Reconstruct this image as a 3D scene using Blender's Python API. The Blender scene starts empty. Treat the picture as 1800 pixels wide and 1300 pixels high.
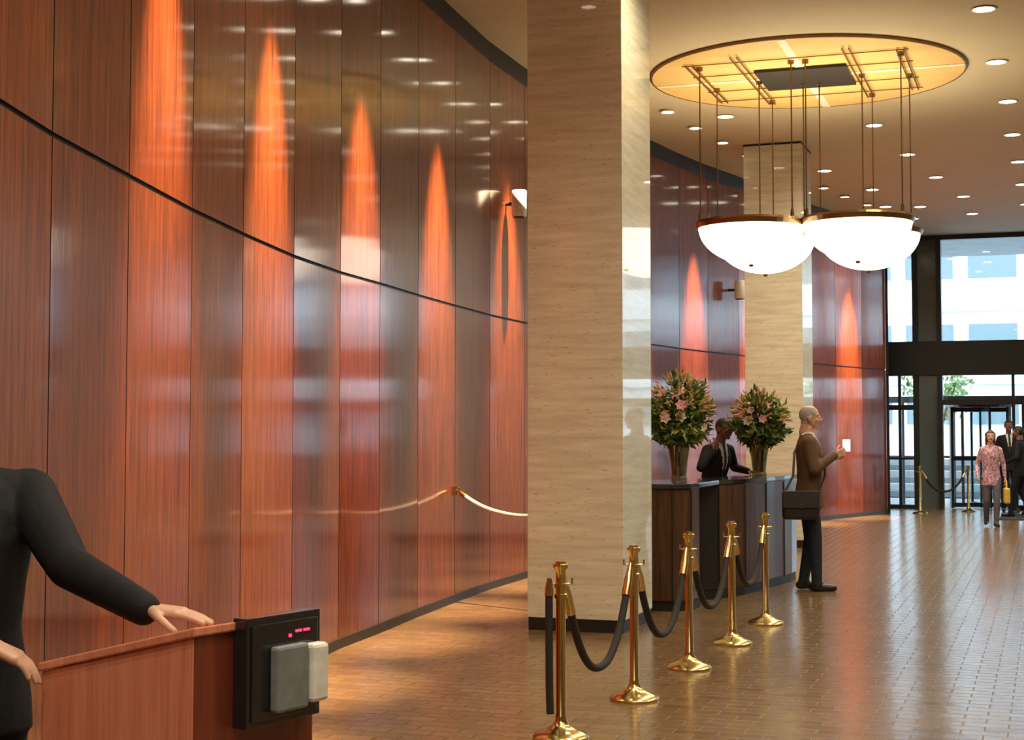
import bpy, bmesh, math, random
from mathutils import Vector, Matrix
random.seed(7)
S=bpy.context.scene
S.view_settings.view_transform='Standard'
U=Vector((.3305,.9438,0)); V=Vector((.9438,-.3305,0)); AX=-math.radians(19.3)
CEIL=5.6
# ---------------------------------------------------------------- materials
def new_mat(name):
    m=bpy.data.materials.new(name); m.use_nodes=True
    nt=m.node_tree; b=nt.nodes['Principled BSDF']
    return m,nt,b
def setin(b,**k):
    for a,v in k.items():
        a=a.replace('_',' ')
        if a in b.inputs: b.inputs[a].default_value=v
def simple(name,col,rough=.5,metal=0,coat=0,var=.12,scale=30,bump=.0,emit=None,es=0,spec=.5,coat_r=.1,nosample=False):
    m,nt,b=new_mat(name)
    setin(b,Roughness=rough,Metallic=metal,Coat_Weight=coat,Coat_Roughness=coat_r,Specular_IOR_Level=spec)
    tc=nt.nodes.new('ShaderNodeTexCoord'); n=nt.nodes.new('ShaderNodeTexNoise'); n.inputs['Scale'].default_value=scale
    n.inputs['Detail'].default_value=4
    nt.links.new(tc.outputs['Object'],n.inputs['Vector'])
    r=nt.nodes.new('ShaderNodeValToRGB')
    r.color_ramp.elements[0].position=.3; r.color_ramp.elements[1].position=.7
    r.color_ramp.elements[0].color=[c*(1-var) for c in col]+[1]
    r.color_ramp.elements[1].color=[min(1,c*(1+var)) for c in col]+[1]
    nt.links.new(n.outputs['Fac'],r.inputs['Fac']); nt.links.new(r.outputs['Color'],b.inputs['Base Color'])
    if bump:
        bp=nt.nodes.new('ShaderNodeBump'); bp.inputs['Strength'].default_value=bump; bp.inputs['Distance'].default_value=.02
        nt.links.new(n.outputs['Fac'],bp.inputs['Height']); nt.links.new(bp.outputs['Normal'],b.inputs['Normal'])
    if emit:
        b.inputs['Emission Color'].default_value=(*emit,1); b.inputs['Emission Strength'].default_value=es
    if nosample:
        try: m.cycles.emission_sampling='NONE'
        except Exception: pass
    return m
def wood(name,dark,light,uv=False,rough=.35,coat=.5,coat_r=.12,bump=.15,tint=False,sx=9.0,sz=.35,spec=.5):
    m,nt,b=new_mat(name); N=nt.nodes; L=nt.links
    tc=N.new('ShaderNodeTexCoord'); mp=N.new('ShaderNodeMapping')
    if uv: mp.inputs['Scale'].default_value=(sx,sz,1)
    else: mp.inputs['Scale'].default_value=(sx,sx,sz)
    L.new(tc.outputs['UV' if uv else 'Object'],mp.inputs['Vector'])
    n=N.new('ShaderNodeTexNoise'); n.inputs['Scale'].default_value=3; n.inputs['Detail'].default_value=6; n.inputs['Roughness'].default_value=.65
    n.inputs['Distortion'].default_value=.3
    L.new(mp.outputs[0],n.inputs['Vector'])
    n2=N.new('ShaderNodeTexNoise'); n2.inputs['Scale'].default_value=16; n2.inputs['Detail'].default_value=3
    L.new(mp.outputs[0],n2.inputs['Vector'])
    mx=N.new('ShaderNodeMath'); mx.operation='MULTIPLY_ADD'; mx.inputs[1].default_value=.35
    L.new(n2.outputs['Fac'],mx.inputs[0])
    ml=N.new('ShaderNodeMath'); ml.operation='MULTIPLY'; ml.inputs[1].default_value=.68
    L.new(n.outputs['Fac'],ml.inputs[0]); L.new(ml.outputs[0],mx.inputs[2])
    r=N.new('ShaderNodeValToRGB'); r.color_ramp.elements[0].position=.36; r.color_ramp.elements[1].position=.66
    r.color_ramp.elements[0].color=(*dark,1); r.color_ramp.elements[1].color=(*light,1)
    L.new(mx.outputs[0],r.inputs['Fac'])
    out=r.outputs['Color']
    if tint:
        at=N.new('ShaderNodeAttribute'); at.attribute_name='tint'
        mm=N.new('ShaderNodeMix'); mm.data_type='RGBA'; mm.blend_type='MULTIPLY'; mm.inputs[0].default_value=1
        L.new(out,mm.inputs[6]); L.new(at.outputs['Color'],mm.inputs[7]); out=mm.outputs[2]
    L.new(out,b.inputs['Base Color'])
    bp=N.new('ShaderNodeBump'); bp.inputs['Strength'].default_value=bump; bp.inputs['Distance'].default_value=.002
    L.new(mx.outputs[0],bp.inputs['Height']); L.new(bp.outputs['Normal'],b.inputs['Normal']); L.new(bp.outputs['Normal'],b.inputs['Coat Normal'])
    setin(b,Roughness=rough,Coat_Weight=coat,Coat_Roughness=coat_r,Specular_IOR_Level=spec)
    return m
def travertine(name,c1,c2,rough,coat):
    m,nt,b=new_mat(name); N=nt.nodes; L=nt.links
    tc=N.new('ShaderNodeTexCoord'); mp=N.new('ShaderNodeMapping'); mp.inputs['Scale'].default_value=(.8,.8,9)
    L.new(tc.outputs['Object'],mp.inputs['Vector'])
    n=N.new('ShaderNodeTexNoise'); n.inputs['Scale'].default_value=2.2; n.inputs['Detail'].default_value=8; n.inputs['Roughness'].default_value=.6
    L.new(mp.outputs[0],n.inputs['Vector'])
    r=N.new('ShaderNodeValToRGB'); r.color_ramp.elements[0].position=.32; r.color_ramp.elements[1].position=.68
    r.color_ramp.elements[0].color=(*c1,1); r.color_ramp.elements[1].color=(*c2,1); L.new(n.outputs['Fac'],r.inputs['Fac'])
    mp2=N.new('ShaderNodeMapping'); mp2.inputs['Scale'].default_value=(5,5,22); L.new(tc.outputs['Object'],mp2.inputs['Vector'])
    n2=N.new('ShaderNodeTexNoise'); n2.inputs['Scale'].default_value=4; n2.inputs['Detail'].default_value=3
    L.new(mp2.outputs[0],n2.inputs['Vector'])
    r2=N.new('ShaderNodeValToRGB'); r2.color_ramp.elements[0].position=.27; r2.color_ramp.elements[1].position=.38
    r2.color_ramp.elements[0].color=(.62,.58,.5,1); r2.color_ramp.elements[1].color=(1,1,1,1); L.new(n2.outputs['Fac'],r2.inputs['Fac'])
    mm=N.new('ShaderNodeMix'); mm.data_type='RGBA'; mm.blend_type='MULTIPLY'; mm.inputs[0].default_value=1
    L.new(r.outputs[0],mm.inputs[6]); L.new(r2.outputs[0],mm.inputs[7]); L.new(mm.outputs[2],b.inputs['Base Color'])
    setin(b,Roughness=rough,Coat_Weight=coat,Coat_Roughness=.03,Specular_IOR_Level=.15)
    return m
M={}
M['wall_wood']=wood('mahogany_panel_wood',(.062,.013,.004),(.30,.066,.017),uv=True,rough=.36,coat=.75,coat_r=.08,bump=.15,tint=True,spec=.12)
M['desk_wood']=wood('desk_wood',(.028,.013,.007),(.11,.05,.022),rough=.35,coat=.2,spec=.3)
M['lect_lit']=wood('lectern_wood_lit',(.62,.20,.12),(.80,.33,.20),rough=.4,coat=.25)  # light falling on the lectern's left face is put into this lighter colour
M['lect_shaded']=wood('lectern_wood_shaded',(.12,.022,.010),(.24,.048,.022),rough=.35,coat=.4)  # same wood, its colour darkened to stand for the unlit right face
M['black']=simple('black_paint',(.012,.011,.010),.5)
M['blackgloss']=simple('black_gloss',(.015,.015,.018),.15,coat=.5)
M['trav']=travertine('polished_travertine',(.62,.60,.45),(.84,.82,.66),.35,.6)
M['brass']=simple('polished_brass',(.70,.56,.24),.2,metal=1,var=.06,scale=8)
M['bronze']=simple('bronze',(.26,.16,.07),.35,metal=1,var=.1)
M['steel']=simple('brushed_steel',(.55,.56,.58),.2,metal=1,var=.06)
M['rope']=simple('velvet_rope',(.022,.018,.016),.8,scale=180,bump=.4,var=.4)
M['silver_rope']=simple('pale_rope',(.62,.58,.52),.5,scale=180,bump=.4,var=.2)
M['gold']=simple('gilded_ceiling_disc',(.80,.56,.22),.55,var=.06,scale=3)
M['cream']=simple('cream_joint',(.9,.85,.7),.5)
M['bowl']=simple('opal_glass',(.95,.93,.88),.3,emit=(1,.93,.78),es=4.2)
M['lampface']=simple('lamp_face',(1,.95,.85),.3,emit=(1,.9,.72),es=12,nosample=True)
M['trim']=simple('white_trim',(.75,.68,.55),.4)
M['ceil']=simple('ceiling_plaster',(.64,.57,.41),.75,var=.03,scale=2)
M['canopy']=simple('canopy_soffit',(.30,.32,.33),.6,scale=2)
M['stone_r']=travertine('stone_wall',(.30,.25,.18),(.46,.39,.28),.4,.2)
M['darkmetal']=simple('dark_metal_frame',(.018,.02,.022),.35,metal=.3)
M['teal']=simple('dark_tinted_panel',(.06,.09,.10),.15,coat=.6)
M['grey']=simple('grey_plastic',(.20,.23,.24),.4)
M['white']=simple('white_plastic',(.8,.8,.76),.4)
M['screen']=simple('phone_screen',(.8,.85,.9),.2,emit=(.9,.95,1),es=1.0,nosample=True)
M['red']=simple('led_red',(.8,.02,.05),.4,emit=(1,.03,.08),es=3,nosample=True)
M['mat']=simple('floor_mat',(.03,.03,.035),.9,scale=120,bump=.3)
M['conc']=simple('pavement',(.34,.37,.40),.8,scale=3)
M['step']=simple('granite_step',(.14,.16,.17),.8,scale=6)
M['bld']=simple('pale_building',(.72,.76,.80),.7,scale=1)
M['bldwin']=simple('building_window',(.13,.18,.21),.3)
M['leaf']=simple('leaf_green',(.075,.15,.03),.45,var=.5,scale=14)
M['leaf2']=simple('leaf_light',(.32,.36,.08),.45,var=.4,scale=14)
M['pink']=simple('lily_pink',(.74,.38,.45),.5,var=.2)
M['whitefl']=simple('lily_cream',(.85,.68,.62),.5,var=.1)
M['orange']=simple('bud_orange',(.78,.42,.12),.5,var=.2)
M['tree']=simple('tree_foliage',(.10,.18,.05),.7,var=.5,scale=3)
def glass(name,tint,fac):
    m=bpy.data.materials.new(name); m.use_nodes=True; nt=m.node_tree; nt.nodes.clear()
    o=nt.nodes.new('ShaderNodeOutputMaterial'); t=nt.nodes.new('ShaderNodeBsdfTransparent'); g=nt.nodes.new('ShaderNodeBsdfGlossy')
    t.inputs[0].default_value=(*tint,1); g.inputs['Roughness'].default_value=.03
    x=nt.nodes.new('ShaderNodeMixShader'); x.inputs[0].default_value=fac
    nt.links.new(t.outputs[0],x.inputs[1]); nt.links.new(g.outputs[0],x.inputs[2]); nt.links.new(x.outputs[0],o.inputs[0]); return m
M['glass']=glass('window_glass',(.90,.97,.99),.07)
M['vase']=glass('vase_glass',(.55,.62,.48),.22)
def floor_mat():
    m,nt,b=new_mat('paver_floor'); N=nt.nodes; L=nt.links
    tc=N.new('ShaderNodeTexCoord'); mp=N.new('ShaderNodeMapping'); mp.inputs['Rotation'].default_value=(0,0,-AX)
    L.new(tc.outputs['Object'],mp.inputs['Vector'])
    br=N.new('ShaderNodeTexBrick'); br.inputs['Scale'].default_value=1
    br.inputs['Brick Width'].default_value=.24; br.inputs['Row Height'].default_value=.12; br.inputs['Mortar Size'].default_value=.005
    br.inputs['Mortar Smooth'].default_value=.3
    br.inputs['Color1'].default_value=(.225,.140,.062,1); br.inputs['Color2'].default_value=(.165,.098,.043,1); br.inputs['Mortar'].default_value=(.09,.054,.026,1)
    L.new(mp.outputs[0],br.inputs['Vector'])
    n=N.new('ShaderNodeTexNoise'); n.inputs['Scale'].default_value=1.3; n.inputs['Detail'].default_value=5; L.new(tc.outputs['Object'],n.inputs['Vector'])
    r=N.new('ShaderNodeValToRGB'); r.color_ramp.elements[0].color=(.8,.78,.75,1); r.color_ramp.elements[1].color=(1.1,1.1,1.1,1)
    L.new(n.outputs['Fac'],r.inputs['Fac'])
    mm=N.new('ShaderNodeMix'); mm.data_type='RGBA'; mm.blend_type='MULTIPLY'; mm.inputs[0].default_value=1
    L.new(br.outputs['Color'],mm.inputs[6]); L.new(r.outputs[0],mm.inputs[7]); L.new(mm.outputs[2],b.inputs['Base Color'])
    n3=N.new('ShaderNodeTexNoise'); n3.inputs['Scale'].default_value=7; n3.inputs['Detail'].default_value=2; L.new(tc.outputs['Object'],n3.inputs['Vector'])
    ad=N.new('ShaderNodeMath'); ad.operation='MULTIPLY_ADD'; ad.inputs[1].default_value=-.5; L.new(br.outputs['Fac'],ad.inputs[0]); L.new(n3.outputs['Fac'],ad.inputs[2])
    bp=N.new('ShaderNodeBump'); bp.inputs['Strength'].default_value=.4; bp.inputs['Distance'].default_value=.006
    L.new(ad.outputs[0],bp.inputs['Height']); L.new(bp.outputs['Normal'],b.inputs['Normal'])
    rr=N.new('ShaderNodeMapRange'); rr.inputs['To Min'].default_value=.18; rr.inputs['To Max'].default_value=.4; L.new(br.outputs['Fac'],rr.inputs['Value']); L.new(rr.outputs[0],b.inputs['Roughness'])
    setin(b,Specular_IOR_Level=.85)
    return m
M['floor']=floor_mat()
# ---------------------------------------------------------------- geometry helpers
def empty(name,loc=(0,0,0),rz=0,parent=None):
    e=bpy.data.objects.new(name,None); S.collection.objects.link(e); e.location=loc; e.rotation_euler=(0,0,rz); e.empty_display_size=.1
    if parent: e.parent=parent
    return e
def mobj(name,verts,faces,mat,parent=None,smooth=False,loc=(0,0,0),rz=0,bevel=0,midx=None):
    me=bpy.data.meshes.new(name); me.from_pydata([tuple(v) for v in verts],[],faces)
    mats=mat if isinstance(mat,(list,tuple)) else [mat]
    for m in mats: me.materials.append(m)
    if midx:
        for p,i in zip(me.polygons,midx): p.material_index=i
    if smooth:
        for p in me.polygons: p.use_smooth=True
    me.update()
    o=bpy.data.objects.new(name,me); S.collection.objects.link(o); o.location=loc; o.rotation_euler=(0,0,rz)
    if parent: o.parent=parent
    if bevel:
        b=o.modifiers.new('bevel','BEVEL'); b.width=bevel; b.segments=2; b.limit_method='ANGLE'
    return o
class MB:
    """mesh builder with several materials"""
    def __init__(s): s.v=[]; s.f=[]; s.m=[]
    def add(s,v,f,mi=0):
        o=len(s.v); s.v+= [Vector(a) for a in v]; s.f+=[tuple(i+o for i in q) for q in f]; s.m+=[mi]*len(f)
    def box(s,c,size,rz=0,mi=0):
        R=Matrix.Rotation(rz,3,'Z'); c=Vector(c); h=[a/2 for a in size]
        v=[c+R@Vector((x*h[0],y*h[1],z*h[2])) for x in(-1,1) for y in(-1,1) for z in(-1,1)]
        s.add(v,[(0,1,3,2),(4,6,7,5),(0,4,5,1),(2,3,7,6),(0,2,6,4),(1,5,7,3)],mi)
    def rev(s,prof,c=(0,0,0),seg=24,mi=0):
        c=Vector(c); v=[];f=[]
        n=len(prof)
        for r,z in prof:
            for k in range(seg):
                a=2*math.pi*k/seg; v.append(c+Vector((r*math.cos(a),r*math.sin(a),z)))
        for i in range(n-1):
            for k in range(seg):
                k2=(k+1)%seg; f.append((i*seg+k,i*seg+k2,(i+1)*seg+k2,(i+1)*seg+k))
        if prof[0][0]>1e-4: f.append(tuple(range(seg))[::-1])
        if prof[-1][0]>1e-4: f.append(tuple((n-1)*seg+k for k in range(seg)))
        s.add(v,f,mi)
    def sweep(s,pts,r,seg=10,mi=0):
        pts=[Vector(p) for p in pts]; n=len(pts); rr=r if isinstance(r,(list,tuple)) else [r]*n
        t0=(pts[1]-pts[0]).normalized(); up=Vector((0,0,1)) if abs(t0.z)<.9 else Vector((1,0,0))
        x=t0.cross(up).normalized(); v=[];f=[]
        for i in range(n):
            t=(pts[min(i+1,n-1)]-pts[max(i-1,0)]).normalized()
            x=(x-t*x.dot(t)).normalized(); y=t.cross(x)
            for k in range(seg):
                a=2*math.pi*k/seg; v.append(pts[i]+(x*math.cos(a)+y*math.sin(a))*rr[i])
        for i in range(n-1):
            for k in range(seg):
                k2=(k+1)%seg; f.append((i*seg+k,i*seg+k2,(i+1)*seg+k2,(i+1)*seg+k))
        f.append(tuple(range(seg))[::-1]); f.append(tuple((n-1)*seg+k for k in range(seg)))
        s.add(v,f,mi)
    def prism(s,poly,z0,z1,mi=0,side=None):
        n=len(poly); v=[(p[0],p[1],z0) for p in poly]+[(p[0],p[1],z1) for p in poly]
        for i in range(n):
            j=(i+1)%n; s.add([v[i],v[j],v[n+j],v[n+i]],[(0,1,2,3)],(side[i] if side else mi))
        s.add(v[:n],[tuple(range(n))[::-1]],mi); s.add(v[n:],[tuple(range(n))],mi)
    def obj(s,name,mats,parent=None,smooth=False,loc=(0,0,0),rz=0,bevel=0,merge=True,recalc=True):
        o=mobj(name,s.v,s.f,mats,parent,smooth,loc,rz,bevel,s.m)
        if recalc:
            bm=bmesh.new(); bm.from_mesh(o.data)
            if merge: bmesh.ops.remove_doubles(bm,verts=bm.verts,dist=1e-5)
            bmesh.ops.recalc_face_normals(bm,faces=bm.faces); bm.to_mesh(o.data); bm.free()
        if smooth:
            try: o.data.set_sharp_from_angle(angle=math.radians(40))
            except Exception: pass
        return o
# ---------------------------------------------------------------- room shell
nodes=[(-1.82,-3.9),(-1.82,-2.7),(-1.82,-1.5),(-1.82,-.3),(-1.82,.9),(-1.82,2.1),(-1.83,3.3),(-1.83,4.5),(-1.82,6.03),
 (-1.765,7.03),(-1.70,8.12),(-1.606,9.13),(-1.468,10.3),(-1.275,11.37),(-1.055,12.24),(-.815,13.3),(-.534,14.42),(-.225,15.6),(.136,16.71)]
ctl=[(.136,16.71),(.98,18.95),(1.875,20.9),(2.72,22.6),(3.617,24.1),(4.5,25.72),(5.40,27.2),(6.2,28.35),(7.22,29.65)]
def catmull(P,i,t):
    p0=Vector(P[max(i-1,0)]);p1=Vector(P[i]);p2=Vector(P[i+1]);p3=Vector(P[min(i+2,len(P)-1)])
    return .5*((2*p1)+(-p0+p2)*t+(2*p0-5*p1+4*p2-p3)*t*t+(-p0+3*p1-3*p2+p3)*t**3)
acc=0; last=Vector(ctl[0])
for i in range(len(ctl)-1):
    for k in range(1,41):
        p=catmull(ctl,i,k/40); acc+=(p-last).length; last=p
        if acc>=1.13 and (p-Vector(ctl[-1])).length>.6: nodes.append(tuple(p)); acc=0
nodes.append(ctl[-1])
SEAM=2.77; TOP=5.38
def build_wall():
    V3=[];F=[];UVs=[];T=[];MI=[]
    def quad(ps,uvs,t,mi):
        o=len(V3); V3.extend(ps); F.append((o,o+1,o+2,o+3)); UVs.extend(uvs); T.extend([t]*4); MI.append(mi)
    for i in range(len(nodes)-1):
        a=Vector((*nodes[i],0)); b=Vector((*nodes[i+1],0)); d=(b-a); Ln=d.length; d.normalize(); nrm=Vector((d.y,-d.x,0))
        g=.006
        base=random.uniform(.70,1.0)
        if (i%2)==1: base*=1.3
        uo=random.uniform(0,40)
        for (z0,z1) in ((.06,SEAM-.012),(SEAM+.012,TOP)):
            t=(base*random.uniform(.95,1.05),base*random.uniform(.94,1.04),base)
            p=[a+d*g,b-d*g]
            A=[p[0]+Vector((0,0,z0)),p[1]+Vector((0,0,z0)),p[1]+Vector((0,0,z1)),p[0]+Vector((0,0,z1))]
            uv=[(uo,z0),(uo+Ln,z0),(uo+Ln,z1),(uo,z1)]
            quad(A,uv,t,0)
            B=[q-nrm*.02 for q in A]
            for k in range(4):
                j=(k+1)%4; quad([A[k],B[k],B[j],A[j]],[uv[k],uv[k],uv[j],uv[j]],(1,1,1),1)
        a2=a-nrm*.02; b2=b-nrm*.02
        quad([a2,b2,b2+Vector((0,0,CEIL)),a2+Vector((0,0,CEIL))],[(0,0)]*4,(1,1,1),1)
        a3=a-nrm*.14; b3=b-nrm*.14
        quad([b3,a3,a3+Vector((0,0,CEIL)),b3+Vector((0,0,CEIL))],[(0,0)]*4,(1,1,1),1)
    me=bpy.data.meshes.new('wall_left'); me.from_pydata([tuple(v) for v in V3],[],F)
    me.materials.append(M['wall_wood']); me.materials.append(M['black'])
    uvl=me.uv_layers.new(name='UVMap'); col=me.color_attributes.new('tint','FLOAT_COLOR','CORNER')
    uvl=me.uv_layers['UVMap']; col=me.color_attributes['tint']
    for p in me.polygons:
        p.material_index=MI[p.index]
        for li in p.loop_indices:
            vi=me.loops[li].vertex_index; uvl.data[li].uv=UVs[vi]; col.data[li].color=(*T[vi],1)
    o=bpy.data.objects.new('wall_left',me); S.collection.objects.link(o)
build_wall()
mb=MB()
for i in range(len(nodes)-1):
    a=Vector((*nodes[i],0)); b=Vector((*nodes[i+1],0)); d=(b-a).normalized(); n=Vector((d.y,-d.x,0))
    p=[a+n*.012,b+n*.012,b-n*.02,a-n*.02]; mb.prism([(q.x,q.y) for q in p],0,.075)
mb.obj('baseboard_left',M['black'],merge=False)
F0=Vector((7.8,31.8,0))
def fac(s,out=0,z=0): 
    p=F0+V*s+U*out; return Vector((p.x,p.y,z))
FR=fac(9.0)
RB=FR-U*34.5
mb=MB(); mb.prism([(7.22,29.65),(7.27,29.62),(7.76,31.83),(7.66,31.86)],0,CEIL); mb.obj('wall_return',M['darkmetal'])
room=[(-2.3,-4.1),(RB.x+.3,-4.1),(FR.x+.25,FR.y),(F0.x-.5,F0.y+.25),(7.0,30.2),(4.6,26.6),(1.3,20.6),(-.2,16.8),(-1.8,11.6),(-2.2,7.5),(-2.3,4)]
mb=MB(); mb.prism(room,CEIL,CEIL+.35); mb.obj('ceiling',M['ceil'])
mb=MB(); mb.prism(room,-.15,0); mb.obj('floor',M['floor'])
mb=MB(); mb.prism([(FR.x,FR.y),(FR.x+.25,FR.y-.05),(RB.x+.25,RB.y-.05),(RB.x,RB.y)],0,CEIL); mb.obj('wall_right',M['stone_r'])
mb=MB(); mb.box((1.6,-4.0,CEIL/2),(8.6,.2,CEIL)); mb.obj('wall_back',M['stone_r'])
def column(corner,name='travertine_column'):
    C=Vector((*corner,0)); P=[C,C-V*.8,C-V*.8+U*.92,C+U*.92]; c=sum(P,Vector())/4
    e=empty(name,c)
    Q=[(p-c) for p in P]
    mb=MB(); mb.prism([(q.x,q.y) for q in Q],.1,CEIL); mb.obj('shaft',M['trav'],e,bevel=.004)
    mb=MB(); mb.prism([(q.x*.985,q.y*.985) for q in Q],0,.1); mb.obj('plinth',M['black'],e)
    mb=MB(); mb.prism([(q.x*1.01,q.y*1.01) for q in Q],CEIL-.03,CEIL-.002); mb.obj('ceiling_reveal',M['black'],e)
column((.88,12.2)); column((4.0,21.1))
# ---------------------------------------------------------------- facade
RZ=math.atan2(V.y,V.x)
def fbox(mb,s0,s1,z0,z1,out=0,th=.12,mi=0):
    c=fac((s0+s1)/2,out,(z0+z1)/2); mb.box(c,(s1-s0,th,z1-z0),RZ,mi)
mb=MB(); fbox(mb,-.12,9.0,2.72,3.42,0,.35); mb.obj('trim_beam',M['darkmetal'],bevel=.01)
mb=MB(); fbox(mb,-.12,9.0,5.50,5.6,0,.2); mb.obj('trim_header',M['darkmetal'])
e=empty('window_1',fac(0)); 
def floc(mb): 
    for i in range(len(mb.v)): mb.v[i]=mb.v[i]-fac(0)
mb=MB()
for s in (-.08,2.95,4.6,6.2,7.8,8.95): fbox(mb,s-.04,s+.04,3.42,5.5,0,.14)
fbox(mb,.50,.60,0,5.5,0,.3); fbox(mb,.98,1.08,0,5.5,0,.3)
floc(mb); mb.obj('mullions',M['darkmetal'],e)
mb=MB(); fbox(mb,.60,.98,0,5.5,.05,.1); floc(mb); mb.obj('tinted_panel',M['teal'],e)
mb=MB(); fbox(mb,-.12,9.0,3.42,5.5,.02,.012); floc(mb); mb.obj('pane',M['glass'],e)
e=empty('window_2',fac(0))
mb=MB()
for s in (-.08,.22,2.45,3.0,4.6,6.2,7.8,8.95): fbox(mb,s-.03,s+.03,0,2.72,0,.12)
fbox(mb,-.08,.5,2.02,2.12,0,.12); fbox(mb,1.08,9.0,2.12,2.22,0,.14); fbox(mb,2.45,9.0,0,.1,0,.12); fbox(mb,-.08,.5,0,.08,0,.12)
fbox(mb,-.08,.5,1.0,1.05,0,.08)
for s in (3.0,4.6,6.2,7.8): fbox(mb,s,s+1.4,1.0,1.06,0,.08)
for s in (-.5,.1,.75,1.35,2.6,3.2,4.4,5.4,6.6,8.0): fbox(mb,s-.03,s+.03,-.02,2.3,2.0,.08)
fbox(mb,-.9,8.6,2.2,2.34,2.0,.1); fbox(mb,-.9,8.6,1.0,1.05,2.0,.06)
floc(mb); mb.obj('frames',M['darkmetal'],e)
mb=MB(); fbox(mb,-.08,.5,0.08,2.72,.0,.01); fbox(mb,2.45,9,.1,2.72,.0,.01); fbox(mb,1.08,2.45,2.2,2.72,0,.01); floc(mb); mb.obj('pane',M['glass'],e)
def revolving(s,name,r=.72,out=.75,ang=.5):
    e=empty(name,fac(s,out),RZ)
    mb=MB()
    mb.rev([(0,2.08),(r+.05,2.08),(r+.05,2.2),(0,2.2)],seg=32)
    mb.rev([(.0,0),(.025,0),(.025,2.08),(0,2.08)],seg=10)
    for a0 in (-.55,.55,math.pi-.55,math.pi+.55):
        mb.box((r*math.cos(a0),r*math.sin(a0),1.04),(.06,.06,2.08),a0)
    for k in range(4):
        a=ang+k*math.pi/2; d=Vector((math.cos(a),math.sin(a),0))
        for z in (.06,1.02,2.03): mb.box(d*(r-.04)/2+Vector((0,0,z)),(r-.06,.04,.09),a)
        mb.box(d*(r-.06)+Vector((0,0,1.04)),(.05,.045,2.04),a)
    mb.obj('frame',M['darkmetal'],e,merge=False)
    mb=MB()
    for k in range(4):
        a=ang+k*math.pi/2; d=Vector((math.cos(a),math.sin(a),0)); mb.box(d*(r-.06)/2+Vector((0,0,1.04)),(r-.1,.008,1.9),a)
    for a0 in (0,math.pi):
        pts=[(r*math.cos(a0+t),r*math.sin(a0+t)) for t in [(-.55+i*1.1/8) for i in range(9)]]
        for p,q in zip(pts[:-1],pts[1:]): mb.add([(p[0],p[1],0.02),(q[0],q[1],.02),(q[0],q[1],2.08),(p[0],p[1],2.08)],[(0,1,2,3)])
    mb.obj('glazing',M['glass'],e,merge=False)
revolving(1.77,'door_1',.66,.80,.35); revolving(3.8,'door_2',.7,.9,.9)
# outdoor world
mb=MB(); mb.box((20,60,-.1),(140,120,.16)); mb.obj('street_pavement',M['conc'])
mb=MB()
c=fac(4,4.9,6.35); mb.box(c,(30,9.4,.3),RZ); mb.obj('entrance_canopy',M['canopy'])
mb=MB()
for s in (-1,1.2,3.4,5.6):
    for o in (1.6,3.6,5.6): 
        p=fac(s,o,6.18); mb.rev([(0,0),(.1,0),(.1,.012),(0,.012)],p,16)
mb.obj('canopy_downlights',M['lampface'],merge=False)
mb=MB()
for k in range(6): 
    p=fac(1.5,6+k*.8,(k+1)*.07); mb.box(p,(14,.8,.14*(k+1)),RZ,k%2)
mb.obj('outdoor_steps',[M['step'],M['conc']],merge=False)
mb=MB(); c=fac(8,36,11); mb.box(c,(70,6,22),RZ,0)
for fl in range(7):
    for k in range(26):
        p=fac(8-32+k*2.5,32.95,2.4+fl*3.0); mb.box(p,(1.9,.12,1.1),RZ,1)
    p=fac(8,32.9,3.6+fl*3.0); mb.box(p,(70,.3,.25),RZ,0)
mb.obj('office_building',[M['bld'],M['bldwin']],merge=False)
def tree(s,out,h,name='street_tree'):
    e=empty(name,fac(s,out,-.02)); mb=MB(); mb.sweep([(0,0,0),(.05,0,h*.3),(0,.05,h*.6)],[.13,.1,.06]); 
    for k in range(5):
        a=k*1.3; mb.sweep([(0,0,h*.4),(math.cos(a)*.5,math.sin(a)*.5,h*.6),(math.cos(a)*.9,math.sin(a)*.9,h*.8)],[.05,.035,.015],6)
    mb.obj('trunk',M['desk_wood'],e); mb=MB()
    for k in range(420):
        d=Vector((random.gauss(0,1),random.gauss(0,1),random.gauss(0,.8))).normalized()*random.uniform(.6,1.3)
        p=Vector((0,0,h*.75))+d; x=Vector((random.gauss(0,1),random.gauss(0,1),random.gauss(0,1))).normalized()*.13; y=x.orthogonal().normalized()*.09
        mb.add([p-x,p-y,p+x,p+y],[(0,1,2,3)])
    mb.obj('foliage',M['tree'],e,merge=False,recalc=False)
tree(-.6,24,4.2); tree(4.4,26,4.2)
# ---------------------------------------------------------------- ceiling lights
DL=[(4.48,14.4),(5.26,16.5),(6.03,18.5),(6.77,20.6),(7.54,22.7),(8.3,24.8),(9.1,27),(3.7,12.3),(2.95,10.2),(2.2,8.1),(1.45,6),(.7,3.9),(0,1.8),
 (4.75,19.96),(5.74,22.1),(6.7,24.1),(7.72,26.1),(8.5,28.2),(2.72,19.4),(4.82,23.5),(5.99,25.35),(6.68,27.3),(7.3,27.3),
 (6.9,14.0),(7.7,16.2),(8.5,18.4),(9.3,20.6),(10.1,22.8),(10.9,25),(6.1,11.8),(5.3,9.6),(4.5,7.4),(3.7,5.2),(2.9,3),(1.5,12.0),(.2,9.0),(-.8,1.4),(-.9,-.8),(.4,6.6)]  # negative-x entries are unseen lamps, added to brighten the lectern's left face
mb=MB()
for x,y in DL:
    mb.rev([(.10,CEIL-.001),(.125,CEIL-.012),(.105,CEIL-.014),(.095,CEIL-.004)],(x,y,0),20,0); mb.rev([(0,CEIL-.010),(.095,CEIL-.010),(.095,CEIL-.004),(0,CEIL-.004)],(x,y,0),20,1)
WW=[]; lamps=[]
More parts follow.
